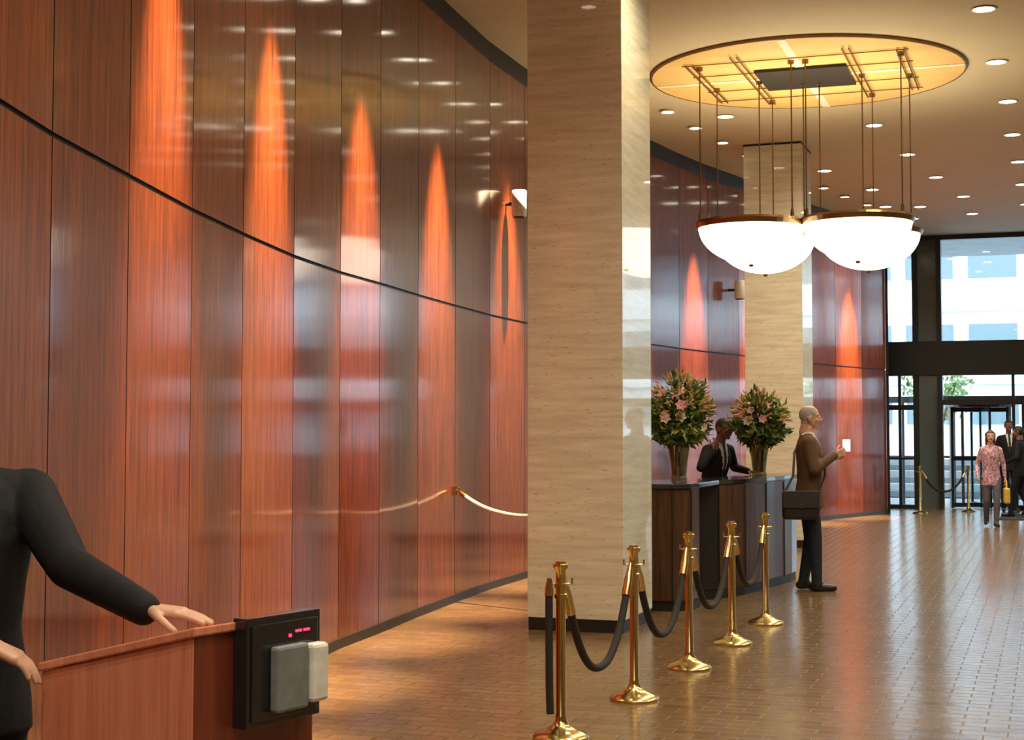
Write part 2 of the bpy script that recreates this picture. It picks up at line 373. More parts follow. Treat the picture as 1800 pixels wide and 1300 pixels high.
for i in range(8,len(nodes)-1):
    a=Vector((*nodes[i],0)); b=Vector((*nodes[i+1],0)); d=(b-a).normalized(); n=Vector((d.y,-d.x,0)); c=(a+b)/2+n*.85
    WW.append((c.x,c.y)); 
    mb.rev([(.07,CEIL-.001),(.10,CEIL-.03),(.08,CEIL-.032),(.07,CEIL-.01)],(c.x,c.y,0),18,0); mb.rev([(0,CEIL-.02),(.07,CEIL-.02),(.07,CEIL-.01),(0,CEIL-.01)],(c.x,c.y,0),18,1)
    if i%2==1: lamps.append(((a+b)/2,n))
mb.obj('recessed_downlights',[M['trim'],M['lampface']],merge=False)
LG=empty('lighting')
def spot(loc,target,power,size,blend,col,rad=.06,name='spot'):
    l=bpy.data.lights.new(name,'SPOT'); l.energy=power; l.spot_size=math.radians(size); l.spot_blend=blend; l.color=col; l.shadow_soft_size=rad
    o=bpy.data.objects.new(name,l); S.collection.objects.link(o); o.location=loc
    o.rotation_euler=(Vector(target)-Vector(loc)).to_track_quat('-Z','Y').to_euler(); o.parent=LG; return o
for x,y in DL: spot((x,y,CEIL-.05),(x,y,0),300 if y<2 else 190,150,1,(1,.86,.62),.09,'downlight')  # lamps nearest the camera run stronger, as added fill on the lectern
for p,n in lamps:
    q=p+n*.5; spot((q.x,q.y,CEIL-.06),(p.x-n.x*.02,p.y-n.y*.02,1.2),7000,28,1,(1,.68,.40),.03,'wall_washer')
# ---------------------------------------------------------------- medallion + bowls
MC=Vector((3.30,17.06,0))
e=empty('ceiling_medallion',(MC.x,MC.y,CEIL),AX)
mb=MB(); mb.rev([(0,-.03),(1.72,-.03),(1.72,-.001),(0,-.001)],seg=72); mb.obj('disc',M['gold'],e)
mb=MB(); mb.rev([(1.72,-.001),(1.735,-.001),(1.735,-.034),(1.72,-.034),(1.72,-.001)],seg=72); mb.obj('rim',M['bronze'],e)
mb=MB(); mb.box((0,0,-.034),(.09,3.42,.006)); mb.box((0,0,-.034),(3.42,.09,.006)); mb.obj('joints',M['cream'],e)
mb=MB(); mb.box((0,0,-.05),(1.0,.95,.03)); mb.obj('centre_panel',M['black'],e)
mb=MB()
for x in (-1.15,-1.08,-.62,-.55,.55,.62,1.08,1.15):
    L=1.15 if abs(x)>1 else 1.45
    mb.box((x,0,-.06),(.014,2*L*.85,.012))
for y in (-.95,-.4,.4,.95): mb.box((0,y,-.045),(2.4,.010,.010))
mb.obj('track_rails',M['bronze'],e,merge=False)
for (bx,by) in ((2.62,16.75),(2.95,17.8),(3.71,16.4),(4.06,17.4)):
    R=.575; BZ=3.84; e=empty('pendant_bowl_lamp',(bx,by,BZ),AX)
    mb=MB(); prof=[]
    for k in range(15):
        a=math.pi/2*k/14; prof.append((R*math.sin(a) if k else 0,-.42*math.cos(a)))
    prof+= [(R-.012,0)]+[((R-.012)*math.sin(math.pi/2*k/14),-.408*math.cos(math.pi/2*k/14)) for k in range(13,-1,-1)]
    prof[-1]=(0,-.408)
    mb.rev(prof,seg=48); mb.obj('bowl',M['bowl'],e,smooth=True)
    mb=MB(); mb.rev([(R-.02,-.03),(R+.012,-.03),(R+.03,.02),(R+.02,.045),(R-.02,.045),(R-.02,-.03)],seg=48); 
    mb.rev([(0,-.455),(.02,-.45),(.03,-.43),(.0,-.41)],seg=14)
    for k in range(3):
        a=k*2*math.pi/3+math.pi/2; x,y=(R)*math.cos(a),(R)*math.sin(a)
        mb.sweep([(x,y,.02),(x,y,CEIL-BZ-.04)],.0075,8)
        mb.rev([(0,CEIL-BZ-.07),(.035,CEIL-BZ-.07),(.035,CEIL-BZ-.03),(0,CEIL-BZ-.03)],(x,y,0),12); mb.rev([(0,.04),(.022,.04),(.016,.12),(0,.12)],(x,y,0),10)
    mb.obj('rim_and_rods',M['bronze'],e,merge=False)
    spot((bx,by,BZ+.03),(bx,by,6),100,150,.6,(1,.82,.50),.2,'bowl_uplight')
# ---------------------------------------------------------------- stanchions
def stanchion(x,y,name='brass_stanchion'):
    e=empty(name,(x,y,0)); mb=MB()
    mb.rev([(0,0),(.145,0),(.148,.012),(.135,.028),(.09,.045),(.05,.065),(.036,.085),(.03,.10),(.03,.12),(.026,.125),(.026,.72),(.034,.725),(.034,.745),(.027,.75),(.027,.775),(.034,.78),(.034,.80),(.026,.805),(.026,.865),(.040,.885),(.040,.90),(.028,.905),(.028,.915),(0,.918)],seg=32)
    for a in (0,math.pi/2,math.pi,3*math.pi/2):
        mb.sweep([(.03*math.cos(a),.03*math.sin(a),.80),(.06*math.cos(a),.06*math.sin(a),.80),(.06*math.cos(a),.06*math.sin(a),.83)],.006,8)
    mb.obj('post',M['brass'],e,smooth=True,merge=False)
ST=[(.255,8.09),(.729,9.24),(1.194,10.43),(1.653,11.62),(2.103,12.82)]
for x,y in ST: stanchion(x,y)
def rope(p,q,sag,name='velvet_rope',mat=None,r=.022):
    p=Vector(p);q=Vector(q); e=empty(name,(p+q)/2); c=(p+q)/2
    pts=[]
    for k in range(25):
        t=k/24; pts.append(p.lerp(q,t)-c-Vector((0,0,sag*(1-abs(2*t-1)**2.3))))
    mb=MB(); mb.sweep(pts[1:-1],r,12); mb.obj('cord',mat or M['rope'],e,smooth=True)
    mb=MB()
    for a,b in ((pts[0],pts[2]),(pts[-1],pts[-3])):
        mb.sweep([a,a.lerp(b,.5),b],[.012,.025,.027],12)
        mb.sweep([a+Vector((0,0,-.02)),a,a+Vector((0,0,.02))],.009,8)
    mb.obj('end_clasps',M['brass'],e,smooth=True)
for (a,b),sg in zip(zip(ST[:-1],ST[1:]),(.53,.50,.46,.42)):
    A=Vector((*a,.81));B=Vector((*b,.81)); d=(B-A).normalized()*.06; rope(A+d,B-d,sg)
e=empty('hanging_rope',(.255,8.09,0)); mb=MB(); mb.sweep([(-.06,-.02,.80),(-.062,-.02,.74),(-.062,-.02,.5),(-.06,-.02,.25),(-.056,-.02,.13)],[.016,.02,.02,.02,.02],12)
mb.obj('cord',M['rope'],e,smooth=True); mb=MB(); mb.sweep([(-.06,-.02,.83),(-.061,-.02,.78),(-.062,-.02,.74)],[.012,.022,.024]); mb.obj('clasp',M['brass'],e,smooth=True)
rope((-.50,14.35,1.04),(.36,13.5,.90),.12,'wall_rope',M['silver_rope'],.02)
e=empty('wall_hook',(-.52,14.38,1.04)); mb=MB(); mb.sweep([(-.03,0.0,0),(.02,-.03,.0),(.03,-.04,.03)],.012); mb.rev([(0,-.04),(.03,-.04),(.03,.04),(0,.04)],(-.02,0,0),12); mb.obj('hook',M['brass'],e)
stanchion(7.86,29.7); stanchion(9.0,30.4); rope((7.91,29.72,.81),(8.95,30.37,.81),.4)
def speaker(x,y,z,nx,ny,name='wall_speaker'):
    e=empty(name,(x,y,z)); mb=MB(); mb.rev([(0,-.14),(.07,-.14),(.078,-.13),(.078,.13),(.07,.14),(0,.14)],seg=24,mi=0); mb.rev([(0,-.152),(.06,-.152),(.06,-.138),(0,-.138)],seg=20,mi=1)
    mb.sweep([(-nx*.06,-ny*.06,0),(-nx*.22,-ny*.22,0)],.02,8,1); mb.obj('housing',[M['white'],M['black']],e,smooth=True)
speaker(.075,16.05,3.98,.95,-.31); speaker(3.50,23.55,3.76,.85,-.5)
# ---------------------------------------------------------------- reception desk
out=[(.95,14.55),(.93,14.2),(1.02,13.9),(1.2,13.72),(1.42,13.66),(1.6,13.77),(1.70,14.0),(1.60,14.14),(1.80,14.62),(1.97,14.68),(2.13,14.88),(2.28,15.1),(2.43,15.35),(2.57,15.6),(2.70,15.86),(2.84,16.12),(2.97,16.38),(3.07,16.65),(3.11,16.9),(3.0,17.1),(2.8,17.2)]
inn=[(2.6,17.12),(2.62,16.9),(2.5,16.55),(2.38,16.3),(2.22,16.0),(2.0,15.6),(1.75,15.2),(1.5,14.9),(1.3,14.65)]
DC=Vector((1.9,15.3)); e=empty('reception_desk',(DC.x,DC.y,0))
poly=[(p[0]-DC.x,p[1]-DC.y) for p in out+inn]; n=len(poly)
side=[0]*n
for k in (6,7,8): side[k]=1  # notch faces black: the shadow between the desk parts painted in
for k in (16,17,18,19): side[k]=2
mb=MB(); mb.prism(poly,.09,1.08,0,side); mb.obj('body',[M['desk_wood'],M['black'],M['steel']],e,bevel=.006)
mb=MB(); mb.prism([(p[0]*.985,p[1]*.985) for p in poly],0,.09); mb.obj('kick',M['black'],e)
top=[q for i,q in enumerate(poly) if i not in (7,8)]
mb=MB(); mb.prism([(p[0]*1.015,p[1]*1.015) for p in top],1.08,1.125); mb.obj('countertop',M['blackgloss'],e,bevel=.008)
mb=MB()
for k in (3,4,5,9,11,13,15):
    p=poly[k]; mb.box((p[0]*1.002,p[1]*1.002,.58),(.012,.012,.98),.4)
mb.obj('joint_strips',M['black'],e,merge=False)
# ---------------------------------------------------------------- flower arrangements
def bouquet(x,y,z,rad,ht,vh,seed,name='flower_arrangement'):
    rnd=random.Random(seed); e=empty(name,(x,y,z))
    mb=MB(); mb.rev([(0,0),(.075,0),(.078,.01),(.07,.05),(.085,vh*.6),(.11,vh),(.102,vh),(.078,vh*.6),(.062,.05),(0,.03)],seg=28); mb.obj('vase',M['vase'],e,smooth=True)
    mb=MB(); c=Vector((0,0,vh*.8)); top=Vector((0,0,vh+ht*.45))
    tips=[]
    def rdir():
        a=rnd.uniform(0,2*math.pi); el=math.asin(rnd.uniform(-.45,1)); return Vector((math.cos(a)*math.cos(el),math.sin(a)*math.cos(el),math.sin(el)))
    for k in range(110):
        d=rdir(); tip=top+Vector((d.x*rad,d.y*rad,d.z*ht*.55))*rnd.uniform(.75,1.08); tips.append((tip,d))
        b=Vector((rnd.uniform(-.04,.04),rnd.uniform(-.04,.04),.04)); mb.sweep([b,c+Vector((d.x*.05,d.y*.05,0)),c.lerp(tip,.6)+Vector((0,0,.04)),tip],.0035,5,0)
    for k in range(1700):
        tip,d=rnd.choice(tips); base=c.lerp(tip,rnd.uniform(.3,1.0)); dd=(d*.7+Vector((rnd.gauss(0,.6),rnd.gauss(0,.6),rnd.gauss(.15,.5)))).normalized()
        L=rnd.uniform(.06,.13); w=dd.orthogonal().normalized(); w=(Matrix.Rotation(rnd.uniform(0,6.28),3,dd)@w)*L*rnd.uniform(.15,.26); nn=dd.cross(w).normalized()*L*.12
        mb.add([base,base+dd*L*.45+w+nn,base+dd*L-nn*2,base+dd*L*.45-w+nn,base+dd*L*.5],[(0,4,1),(1,4,2),(2,4,3),(3,4,0)],rnd.choice([0,0,1]))
    for k in range(17):
        d=rdir(); p=top+Vector((d.x*rad,d.y*rad,d.z*ht*.45))*rnd.uniform(.80,.98); d=(d+Vector((0,-.3,.1))).normalized()
        x1=d.orthogonal().normalized(); y1=d.cross(x1); mi=2 if rnd.random()<.6 else 3; L=rnd.uniform(.045,.065)
        for j in range(6):
            a=j*math.pi/3; o=x1*math.cos(a)+y1*math.sin(a); w=(x1*-math.sin(a)+y1*math.cos(a))*L*.44
            mb.add([p,p+o*L*.5+d*L*.35+w,p+o*L*1.0+d*L*.25,p+o*L*.5+d*L*.35-w],[(0,1,2,3)],mi)
        mb.sweep([p,p+d*L*.7],[.004,.006],5,4)
    for k in range(200):
        d=rdir(); 
        if d.z<0: d.z*=-1
        p=top+Vector((d.x*rad,d.y*rad,d.z*ht*.6))*rnd.uniform(.85,1.10); mb.sweep([p-d*.035,p,p+d*.035],[.004,.012,.003],6,rnd.choice([1,1,1,4,4,2]))
    mb.obj('flowers',[M['leaf'],M['leaf2'],M['pink'],M['whitefl'],M['orange']],e,merge=False,recalc=False)
bouquet(1.60,14.75,1.125,.31,.66,.33,3); bouquet(2.60,16.2,1.125,.30,.54,.33,5)
# ---------------------------------------------------------------- lectern
LC=Vector((-.744,3.624,0)); a=Vector((-.84,.55,0)).normalized(); b=Vector((.55,.84,0)).normalized()
e=empty('lectern',LC)
def L3(t,s,z): return a*t+b*s+Vector((0,0,z))
TL=.53; WL=.427; zf=1.118; zb=.992
mb=MB(); v=[L3(0,0,0),L3(0,WL,0),L3(TL,WL,0),L3(TL,0,0),L3(0,0,zf),L3(0,WL,zf),L3(TL,WL,zb),L3(TL,0,zb)]
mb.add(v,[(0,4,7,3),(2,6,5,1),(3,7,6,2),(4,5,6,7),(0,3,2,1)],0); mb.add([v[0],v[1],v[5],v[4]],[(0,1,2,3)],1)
mb.obj('cabinet',[M['lect_lit'],M['lect_shaded']],e,bevel=.004)
mb=MB(); q=.008
v=[L3(-q,-q,zf),L3(-q,WL+q,zf),L3(TL+q,WL+q,zb),L3(TL+q,-q,zb)]; v+=[p+Vector((0,0,.022)) for p in v]
mb.add(v,[(0,1,2,3),(7,6,5,4),(0,4,5,1),(1,5,6,2),(2,6,7,3),(3,7,4,0)]); mb.obj('sloped_top',M['lect_lit'],e,bevel=.004)
bz=math.atan2(b.y,b.x)
def lb(mb,s0,s1,z0,z1,t0,t1,mi=0): mb.box(a*(-(t0+t1)/2)+b*((s0+s1)/2)+Vector((0,0,(z0+z1)/2)),(s1-s0,t1-t0,z1-z0),bz,mi)
mb=MB(); lb(mb,.13,.40,.885,1.148,0,.045); lb(mb,.145,.385,.90,1.13,.045,.05)
mb.obj('control_box',M['blackgloss'],e,bevel=.006)
mb=MB(); lb(mb,.205,.32,.915,1.075,.05,.08); mb.obj('card_reader',M['grey'],e,bevel=.008)
mb=MB(); lb(mb,.325,.385,.925,1.07,.05,.09); mb.obj('telephone_handset',M['white'],e,bevel=.010)
mb=MB()
for s in (.30,.312,.33,.342): lb(mb,s,s+.009,1.100,1.106,.05,.053)
lb(mb,.275,.283,1.09,1.098,.05,.053); mb.obj('led_display',M['red'],e,merge=False)
mb=MB(); mb.box((9.75,28.3,.008),(1.5,2.0,.014),AX); mb.obj('entrance_mat',M['mat'])
# ---------------------------------------------------------------- people
def cloth(n,c,var=.15,sc=12,bump=.25): return simple(n,c,.75,var=var,scale=sc,bump=bump,spec=.25)
SK=simple('skin_light',(.62,.36,.26),.45,var=.06,scale=20); SKD=simple('skin_dark',(.20,.095,.06),.4,var=.08,scale=20)
LIP=simple('lips',(.42,.16,.14),.4); EYEW=simple('eye_white',(.8,.78,.75),.2); EYED=simple('eye_iris',(.03,.02,.015),.15)
def rings_mesh(rings,seg=20):
    v=[];f=[];n=len(rings)
    for c,X,Y in rings:
        for k in range(seg):
            t=2*math.pi*k/seg; v.append(c+X*math.cos(t)+Y*math.sin(t))
    for i in range(n-1):
        for k in range(seg):
            k2=(k+1)%seg; f.append((i*seg+k,i*seg+k2,(i+1)*seg+k2,(i+1)*seg+k))
    f.append(tuple(range(seg))[::-1]); f.append(tuple((n-1)*seg+k for k in range(seg)))
    return v,f
class Fig:
    def __init__(s): s.mb=MB(); s.pr=[]
    def cap(s,p,q,r1,r2,tag,flat=None):
        p=Vector(p);q=Vector(q); d=q-p
        if d.length<1e-5: d=Vector((0,0,1e-3)); q=p+d
        t=d.normalized(); x=t.orthogonal().normalized(); y=t.cross(x); R=[]
        for k in range(1,6):
            an=math.pi/2*k/5; R.append((p-t*r1*math.cos(an),r1*math.sin(an)))
        for k in range(4,0,-1):
            an=math.pi/2*k/5; R.append((q+t*r2*math.cos(an),r2*math.sin(an)))
        R.insert(5,(q,r2))
        v,f=rings_mesh([(c,x*r,y*r) for c,r in R],14); s.mb.add(v,f); s.pr.append(('c',p,q,r1,r2,tag))
    def ell(s,c,r,tag):
        c=Vector(c); R=[]
        for k in range(1,12):
            an=math.pi*k/12; R.append((c+Vector((0,0,-r[2]*math.cos(an))),Vector((r[0]*math.sin(an),0,0)),Vector((0,r[1]*math.sin(an),0))))
        v,f=rings_mesh(R,18); s.mb.add(v,f); s.pr.append(('e',c,r,None,None,tag))
    def dist(s,P,pr):
        if pr[0]=='c':
            p,q,r1,r2=pr[1:5]; d=q-p; t=max(0,min(1,(P-p).dot(d)/max(d.length_squared,1e-9))); return (P-p-d*t).length-(r1+(r2-r1)*t)
        if pr[0]=='e':
            c,r=pr[1],pr[2]; D=P-c; return (math.sqrt((D.x/r[0])**2+(D.y/r[1])**2+(D.z/r[2])**2)-1)*min(r)
        return pr[1](P)
    def build(s,name,mats,labelf,parent,vox,smooth=4,post=None):
        tmp=mobj('tmp',s.mb.v,s.mb.f,mats[0]); 
        bm=bmesh.new(); bm.from_mesh(tmp.data); bmesh.ops.recalc_face_normals(bm,faces=bm.faces); bm.to_mesh(tmp.data); bm.free()
        m=tmp.modifiers.new('r','REMESH'); m.mode='VOXEL'; m.voxel_size=vox
        if smooth: k=tmp.modifiers.new('s','SMOOTH'); k.factor=.5; k.iterations=smooth
        dg=bpy.context.evaluated_depsgraph_get(); me=bpy.data.meshes.new_from_object(tmp.evaluated_get(dg)); bpy.data.objects.remove(tmp)
        me.name=name; me.materials.clear()
        for mm in mats: me.materials.append(mm)
        if post:
            for vv in me.vertices: vv.co=post(Vector(vv.co))
        for p in me.polygons:
            P=Vector(p.center); best=min(s.pr,key=lambda pr:s.dist(P,pr)); p.material_index=labelf(P,best[5],p.normal); p.use_smooth=True
        o=bpy.data.objects.new(name,me); S.collection.objects.link(o); o.parent=parent; return o
def add_hand(F,w,d,n,side,curl,s,spread=.05,tcurl=.4):
    w=Vector(w); d=Vector(d).normalized(); n=Vector(n); n=(n-d*n.dot(d)).normalized(); sd=d.cross(n); 
    if sd.dot(Vector(side))<0: sd=-sd
    offs_=(.030,.010,-.010,-.029); Ls=(.072,.080,.074,.058)
    for o,L in zip(offs_,Ls):
        root=w+(d*(.088-abs(o)*.25)+sd*o)*s
        F.cap(w+sd*o*.55*s+d*.005*s,root,.015*s,.0125*s,'skin')
        cur=root; ang=0
        for fr,rr,c in ((.45,.0092,curl*.8),(.30,.0082,curl),(.25,.0075,curl*.7)):
            ang+=c; dd=(d*math.cos(ang)+n*math.sin(ang)+sd*o*spread*20*.1).normalized(); nx=cur+dd*L*fr*s; F.cap(cur,nx,rr*s*1.05,rr*s*.95,'skin'); cur=nx
    r0=w+(d*.022+sd*.022)*s; d1=(d*.62+sd*.72+n*.25).normalized(); p1=r0+d1*.038*s; F.cap(r0,p1,.015*s,.0115*s,'skin')
    d2=(d*.85+sd*.4+n*tcurl).normalized(); p2=p1+d2*.032*s; F.cap(p1,p2,.0108*s,.0095*s,'skin'); d3=(d*.95+sd*.2+n*tcurl*1.2).normalized(); F.cap(p2,p2+d3*.024*s,.0095*s,.008*s,'skin')
def person(name,loc,face,H,mats,pose,hair='short',vox=.013,hvox=.006,handvox=.0045,hem=.80,female=False,shirtv=True,head_tilt=0):
    s=H/1.8; e=empty(name,loc,math.radians(face-90)); Minv=Matrix.Rotation(-math.radians(face-90),3,'Z')
    def W(p): 
        if len(p)==4: return Minv@(Vector(p[:3])-Vector(loc))   # world coordinate
        return Vector(p)*s
    lean=math.radians(pose.get('lean',0)); piv=Vector((0,0,.95))*s
    RL=Matrix.Rotation(-lean,3,'X')
    def LN(p): 
        p=Vector(p)*s
        return piv+RL@(p-piv) if p.z>piv.z else p
    F=Fig(); g=.92 if female else 1.0
    ring=[(hem,.185,.135,0),(hem+.08,.182,.132,0),(.95,.172,.125,0),(1.08,.150*g,.112,.005),(1.2,.160*g,.118,.01),(1.32,.178*g,.125,.01),(1.40,.178*g,.115,0),(1.46,.150*g,.092,-.005),(1.50,.10,.072,-.01),(1.53,.066,.062,-.012)]
    bw=pose.get('bulk',1.0)
    rr=[]
    for z,rx,ry,yo in ring:
        c=LN((0,yo,z)); R_=RL if z*s>piv.z else Matrix.Identity(3)
        rr.append((c,R_@Vector((rx*s*bw,0,0)),R_@Vector((0,ry*s*bw,0))))
    v,f=rings_mesh(rr,28); F.mb.add(v,f)
    def tors(P):
        q=P.copy()
        if P.z>piv.z*.98: q=piv+RL.transposed()@(P-piv)
        z=q.z/s
        z2=min(max(z,hem),1.53)
        for i in range(len(ring)-1):
            if ring[i][0]<=z2<=ring[i+1][0]:
                t=(z2-ring[i][0])/(ring[i+1][0]-ring[i][0]); rx=(ring[i][1]+(ring[i+1][1]-ring[i][1])*t)*s*bw; ry=(ring[i][2]+(ring[i+1][2]-ring[i][2])*t)*s*bw; break
        k=math.sqrt((q.x/rx)**2+(q.y/ry)**2)
        return max((k-1)*min(rx,ry),0)+abs(z-z2)*s*1.3-.004
    F.pr.append(('f',tors,None,None,None,'torso'))
    F.cap(LN((0,-.012,1.50)),LN((0,.0,1.58)),.058*s,.056*s,'neck')
    for sg,sd in ((-1,'L'),(1,'R')):
        hip=Vector((sg*.095,0,.90))*s; kn=W(pose.get('knee'+sd,(sg*.10,.02,.50))); an=W(pose.get('ank'+sd,(sg*.105,-.02,.09))); 
        F.cap(hip,kn,.095*s,.066*s,'pants'); F.cap(kn,an+Vector((0,0,.0)),.066*s,.052*s,'pants'); 
        F.cap(an,an-Vector((0,0,.03*s)),.054*s,.056*s,'pants')
        td=Vector(pose.get('toe'+sd,(sg*.15,1,0))).normalized(); zb_=an.z-.09*s
        hl=Vector((an.x,an.y,zb_+.042*s))-td*.04*s; F.cap(hl,hl+td*.20*s-Vector((0,0,.006*s)),.042*s,.036*s,'shoe')
        sh=LN((sg*.168*g*bw,-.005,1.435)); el=W(pose.get('elb'+sd,(sg*.245,-.03,1.16))); wr=W(pose.get('wr'+sd,(sg*.265,.05,.92)))
        a_=(.9 if female else 1.0)*pose.get('armr',1)
        F.cap(LN((sg*.08,-.005,1.455)),sh,.065*s,.068*s*(.9 if female else 1),'torso')
        F.cap(sh,el,.068*s*a_,.050*s*a_,'arm'); F.cap(el,wr,.050*s*a_,.037*s*a_,'arm')
        hd=pose.get('hand'+sd,None); dflt=((wr-el).normalized())
        HF=Fig()
        if hd: dv,nv,sv,cl=hd[:4]; 
        else: dv,nv,sv,cl=dflt,Vector((-sg,0,0)),Vector((0,1,0)),.35
        if hd and len(hd)>4 and hd[4]: dv,nv,sv=Minv@Vector(dv),Minv@Vector(nv),Minv@Vector(sv)
        dv=Vector(dv).normalized()
        HF.cap(wr-(wr-el).normalized()*.04*s,wr+dv*.012*s,.026*s,.024*s,'skin')
        add_hand(HF,wr+dv*.012*s,dv,nv,sv,cl,s*1.02*pose.get('hs',1))
        HF.build('hand_'+('left' if sd=='L' else 'right'),[mats['skin']],lambda P,t,n:0,e,handvox,2)
    ms=[mats['jacket'],mats['pants'],mats['skin'],mats['shoe'],mats.get('shirt',mats['jacket']),mats.get('tie',mats['jacket'])]
    def lab(P,t,n):
        q=P.copy()
        if P.z>piv.z: q=piv+RL.transposed()@(P-piv)
        z=q.z/s; x=abs(q.x)/s
        if t=='shoe': return 3
        if t=='pants': return 1 if z>.075 else 3
        if t=='neck': return 2 if z>1.525 else (4 if shirtv else 0)
        if t in('torso','arm'):
            if z>1.535: return 2
            if shirtv and q.y>0.02*s and 1.12<z<1.54 and x<(z-1.12)*.17 and t=='torso':
                return 5 if (x<.018+.01*(1.5-z) and 'tie' in mats) else 4
            if z>1.512 and t=='torso' and shirtv and x<.07: return 4
            return 0
        return 0
    def post(P):
        P.z=max(P.z,0.002); return P
    F.build('body',ms,lab,e,vox,3,post)
    HC=LN((0,.02,1.685)); he=empty('head',HC,0,e); he.rotation_euler=(-lean*.4+math.radians(head_tilt),0,math.radians(pose.get('turn',0)))
    G=Fig(); k=s
    def v3(x,y,z): return Vector((x,y,z))*k
    G.ell(v3(0,-.012,.025),[.076*k,.094*k,.090*k],'cr'); G.ell(v3(0,.022,-.035),[.060*k,.066*k,.072*k],'face'); G.ell(v3(0,.062,-.088),[.026*k,.022*k,.020*k],'face')
    G.cap(v3(0,.088,.014),v3(0,.108,-.020),.009*k,.013*k,'face'); G.ell(v3(-.012,.098,-.024),[.009*k,.011*k,.008*k],'face'); G.ell(v3(.012,.098,-.024),[.009*k,.011*k,.008*k],'face')
    G.cap(v3(-.042,.070,.026),v3(.042,.070,.026),.012*k,.012*k,'face'); G.cap(v3(-.018,.084,-.052),v3(.018,.084,-.052),.008*k,.008*k,'lip')
    for sg in (-1,1):
        G.ell(v3(sg*.077,-.012,-.008),[.011*k,.020*k,.032*k],'ear'); G.ell(v3(sg*.038,.058,-.025),[.022*k,.022*k,.024*k],'face')
    G.cap(v3(0,-.03,-.06),v3(0,-.045,-.15),.054*k,.056*k,'face')
    if hair=='long':
        for sg in (-1,0,1): G.cap(v3(sg*.055,-.04,.03),v3(sg*.06,-.05,-.13),.045*k,.035*k,'hair')
    def isH(P):
        x,y,z=P/k
        if hair=='long' and y<.045 and z>-.17 and not(abs(x)<.055 and y>.03): return z>.0 or y<.03
        if hair=='long': return z>.065
        if hair=='balding': return z<.092 and z>-.06 and y<.04 and (abs(x)>.04 or y<-.03) and not(z<.03 and y>.0) and not(abs(x)>.068 and abs(z+.008)<.028 and y>-.03)
        return (z>.062) and y<.085 or (y<-.03 and z>-.055) or (z>.02 and y<.03 and abs(x)>.06)
    def lb2(P,t,n):
        if t=='hair': return 1
        if t=='lip': return 2
        if t=='ear': return 0
        return 1 if isH(P) else 0
    ob=G.build('head_shape',[mats['skin'],mats['hair'],LIP],lb2,he,hvox,2)
    for vv in ob.data.vertices:
        P=Vector(vv.co)
        if isH(P) and abs(P.x)/k<.088: vv.co=P+Vector((P.x,P.y,P.z-.01*k)).normalized()*(.010*k if hair!='balding' else .007*k)
    mb=MB()
    for sg in (-1,1):
        c=v3(sg*.031,.0775,.006)
        mb.rev([(0,-.011*k),(.008*k,-.008*k),(.011*k,0),(.008*k,.008*k),(0,.011*k)],c,12,0)
        mb.rev([(0,-.006*k),(.005*k,-.004*k),(.006*k,0),(.005*k,.004*k),(0,.006*k)],c+v3(0,.0075,0),10,1)
        mb.sweep([v3(sg*.016,.083,.026),v3(sg*.033,.083,.031),v3(sg*.048,.072,.026)],.0035*k,6,2)
    mb.obj('eyes',[EYEW,EYED,mats['hair']],he,smooth=True,merge=False)
    return e,LN,s
HG=simple('hair_grey',(.36,.34,.32),.7,scale=90,bump=.3); HB=simple('hair_black',(.015,.012,.010),.6,scale=90,bump=.3); HBR=simple('hair_brown',(.07,.03,.015),.6,scale=90,bump=.3)
SUIT=cloth('suit_black',(.010,.011,.014)); SHOE=simple('shoe_black',(.015,.013,.012),.3); JB=cloth('jacket_brown',(.12,.07,.038)); JEAN=cloth('jeans_navy',(.020,.026,.042)); SHW=cloth('shirt_white',(.65,.66,.66),.05)
TIE=cloth('tie_dark',(.04,.04,.05)); TROU=cloth('trousers_grey',(.10,.10,.13))
w=1
person('doorman',(-1.485,4.17,0),-58,1.78,dict(jacket=SUIT,pants=SUIT,skin=SK,hair=HB,shoe=SHOE,shirt=SHW,tie=TIE),
  dict(elbL=(-1.155,4.03,1.245,w),wrL=(-.905,3.80,1.163,w),handL=((.96,-.12,-.10),(0,0,-1),(.1,-1,0),.12,True),armr=1.17,bulk=1.06,
       elbR=(-1.55,3.87,1.16,w),wrR=(-1.31,3.83,1.08,w),handR=((.9,.12,-.45),(.25,.1,-1),(.35,.15,1),.30,True)),vox=.009,handvox=.0033)
man,_,ms_=person('standing_man',(2.985,15.5,0),-6,1.85,dict(jacket=JB,pants=JEAN,skin=SK,hair=HG,shoe=SHOE,shirt=SHW),
  dict(elbL=(-.24,.02,1.18),wrL=(-.13,.235,1.29),elbR=(.24,.03,1.18),wrR=(.12,.235,1.31),handL=((.45,.9,.25),(1,-.2,.1),(0,.2,1),.5),handR=((-.35,.9,.35),(-1,-.2,.1),(0,.2,1),.5),
   ankL=(-.10,-.05,.09),ankR=(.10,.06,.09),kneeR=(.10,.05,.5),bulk=1.06,armr=1.12),hair='balding',head_tilt=-4)
mb=MB(); mb.box((.02,.365*ms_,1.41*ms_),(.075,.045,.12),.5); ph=mb.obj('phone',M['screen'],man,bevel=.004)
mb=MB(); mb.box((.24,-.10,.86),(.13,.36,.28)); mb.obj('shoulder_bag',M['black'],man,bevel=.03)
mb=MB(); mb.box((.31,-.10,.92),(.02,.36,.17)); mb.box((.322,-.10,.85),(.012,.04,.05)); mb.obj('bag_flap',simple('bag_leather',(.03,.028,.026),.45),man,bevel=.008)
mb=MB(); mb.sweep([(.24,-.26,.98),(.20,-.17,1.15),(.08,-.145,1.38),(-.06,-.06,1.53),(-.09,.06,1.50),(0,.15,1.33),(.14,.15,1.15),(.24,.06,.98)],.012,6); mb.obj('bag_strap',M['black'],man,smooth=True)
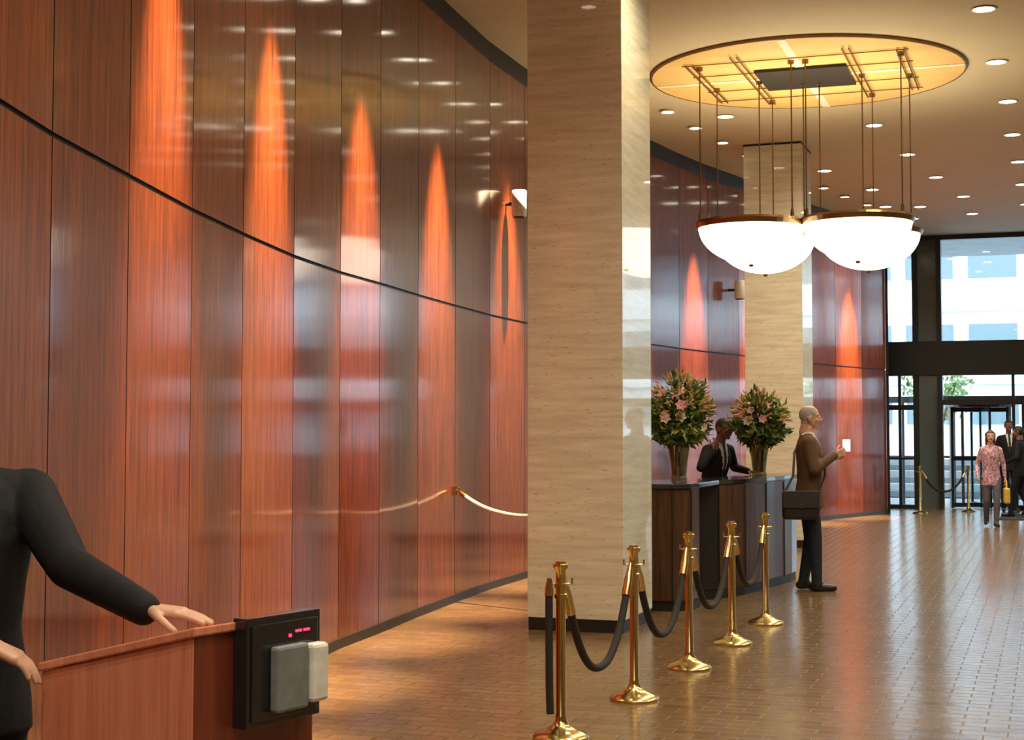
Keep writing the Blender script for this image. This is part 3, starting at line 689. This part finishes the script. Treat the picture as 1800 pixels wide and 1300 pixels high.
person('desk_attendant',(2.12,16.52,0),-50,1.76,dict(jacket=SUIT,pants=SUIT,skin=SKD,hair=HB,shoe=SHOE,shirt=SHW,tie=TIE),
  dict(lean=16,elbL=(2.40,16.62,1.20,w),wrL=(2.52,16.42,1.165,w),handL=((.6,-.8,-.05),(0,0,-1),(-.8,-.5,0),.2,True),
       elbR=(1.98,16.15,1.21,w),wrR=(2.13,16.22,1.38,w),handR=((.3,.3,.9),(-.3,.5,.0),(-.7,0,.5),.5,True)),hair='short',vox=.012)
BL=simple('blouse_pattern',(.45,.26,.33),.7,var=.9,scale=38)
wo,_,k=person('walking_woman',(7.96,25.6,0),-103,1.60,dict(jacket=BL,pants=TROU,skin=SK,hair=HBR,shoe=SHOE),
  dict(ankL=(-.07,.16,.09),kneeL=(-.09,.14,.50),ankR=(.08,-.20,.12),kneeR=(.09,.04,.49),elbL=(-.23,-.04,1.17),wrL=(-.25,.02,.93),elbR=(.24,-.06,1.17),wrR=(.25,.12,.97)),hair='long',female=True,shirtv=False,hem=.78,vox=.014)
YB=simple('yellow_bag',(.62,.42,.06),.5)
mb=MB(); mb.box((-.24,.03,.52),(.10,.26,.26)); mb.obj('handbag',YB,wo,bevel=.03)
mb=MB(); mb.sweep([(-.24,-.07,.64),(-.235,-.04,.76),(-.23,.03,.80),(-.235,.09,.76),(-.24,.12,.64)],.01,6); mb.obj('handbag_strap',YB,wo,smooth=True)
person('man_in_suit',(9.75,30.2,0),-100,1.80,dict(jacket=SUIT,pants=SUIT,skin=SKD,hair=HB,shoe=SHOE,shirt=SHW,tie=TIE),
  dict(ankL=(-.10,.10,.09),ankR=(.10,-.1,.09),kneeL=(-.1,.08,.5)),hair='short',vox=.014)
person('man_in_dark_coat',(9.36,28.4,.015),150,1.66,dict(jacket=SUIT,pants=SUIT,skin=SKD,hair=HB,shoe=SHOE,shirt=SHW),
  dict(ankL=(-.10,.16,.09),kneeL=(-.1,.12,.5),ankR=(.10,-.18,.11),kneeR=(.1,0,.49),elbL=(-.27,.0,1.18),wrL=(-.22,.2,1.08)),hair='short',shirtv=False,vox=.014)
# ---------------------------------------------------------------- world & camera
wd=bpy.data.worlds.new('world'); S.world=wd; wd.use_nodes=True; bg=wd.node_tree.nodes['Background']; bg.inputs[0].default_value=(.82,.92,1,1); bg.inputs[1].default_value=7
cd=bpy.data.cameras.new('camera'); cam=bpy.data.objects.new('camera',cd); S.collection.objects.link(cam); S.camera=cam
cd.sensor_width=36; cd.lens=54; cd.shift_y=-.0197; cam.location=(0,0,1.6); cam.rotation_euler=(math.radians(93),0,0)
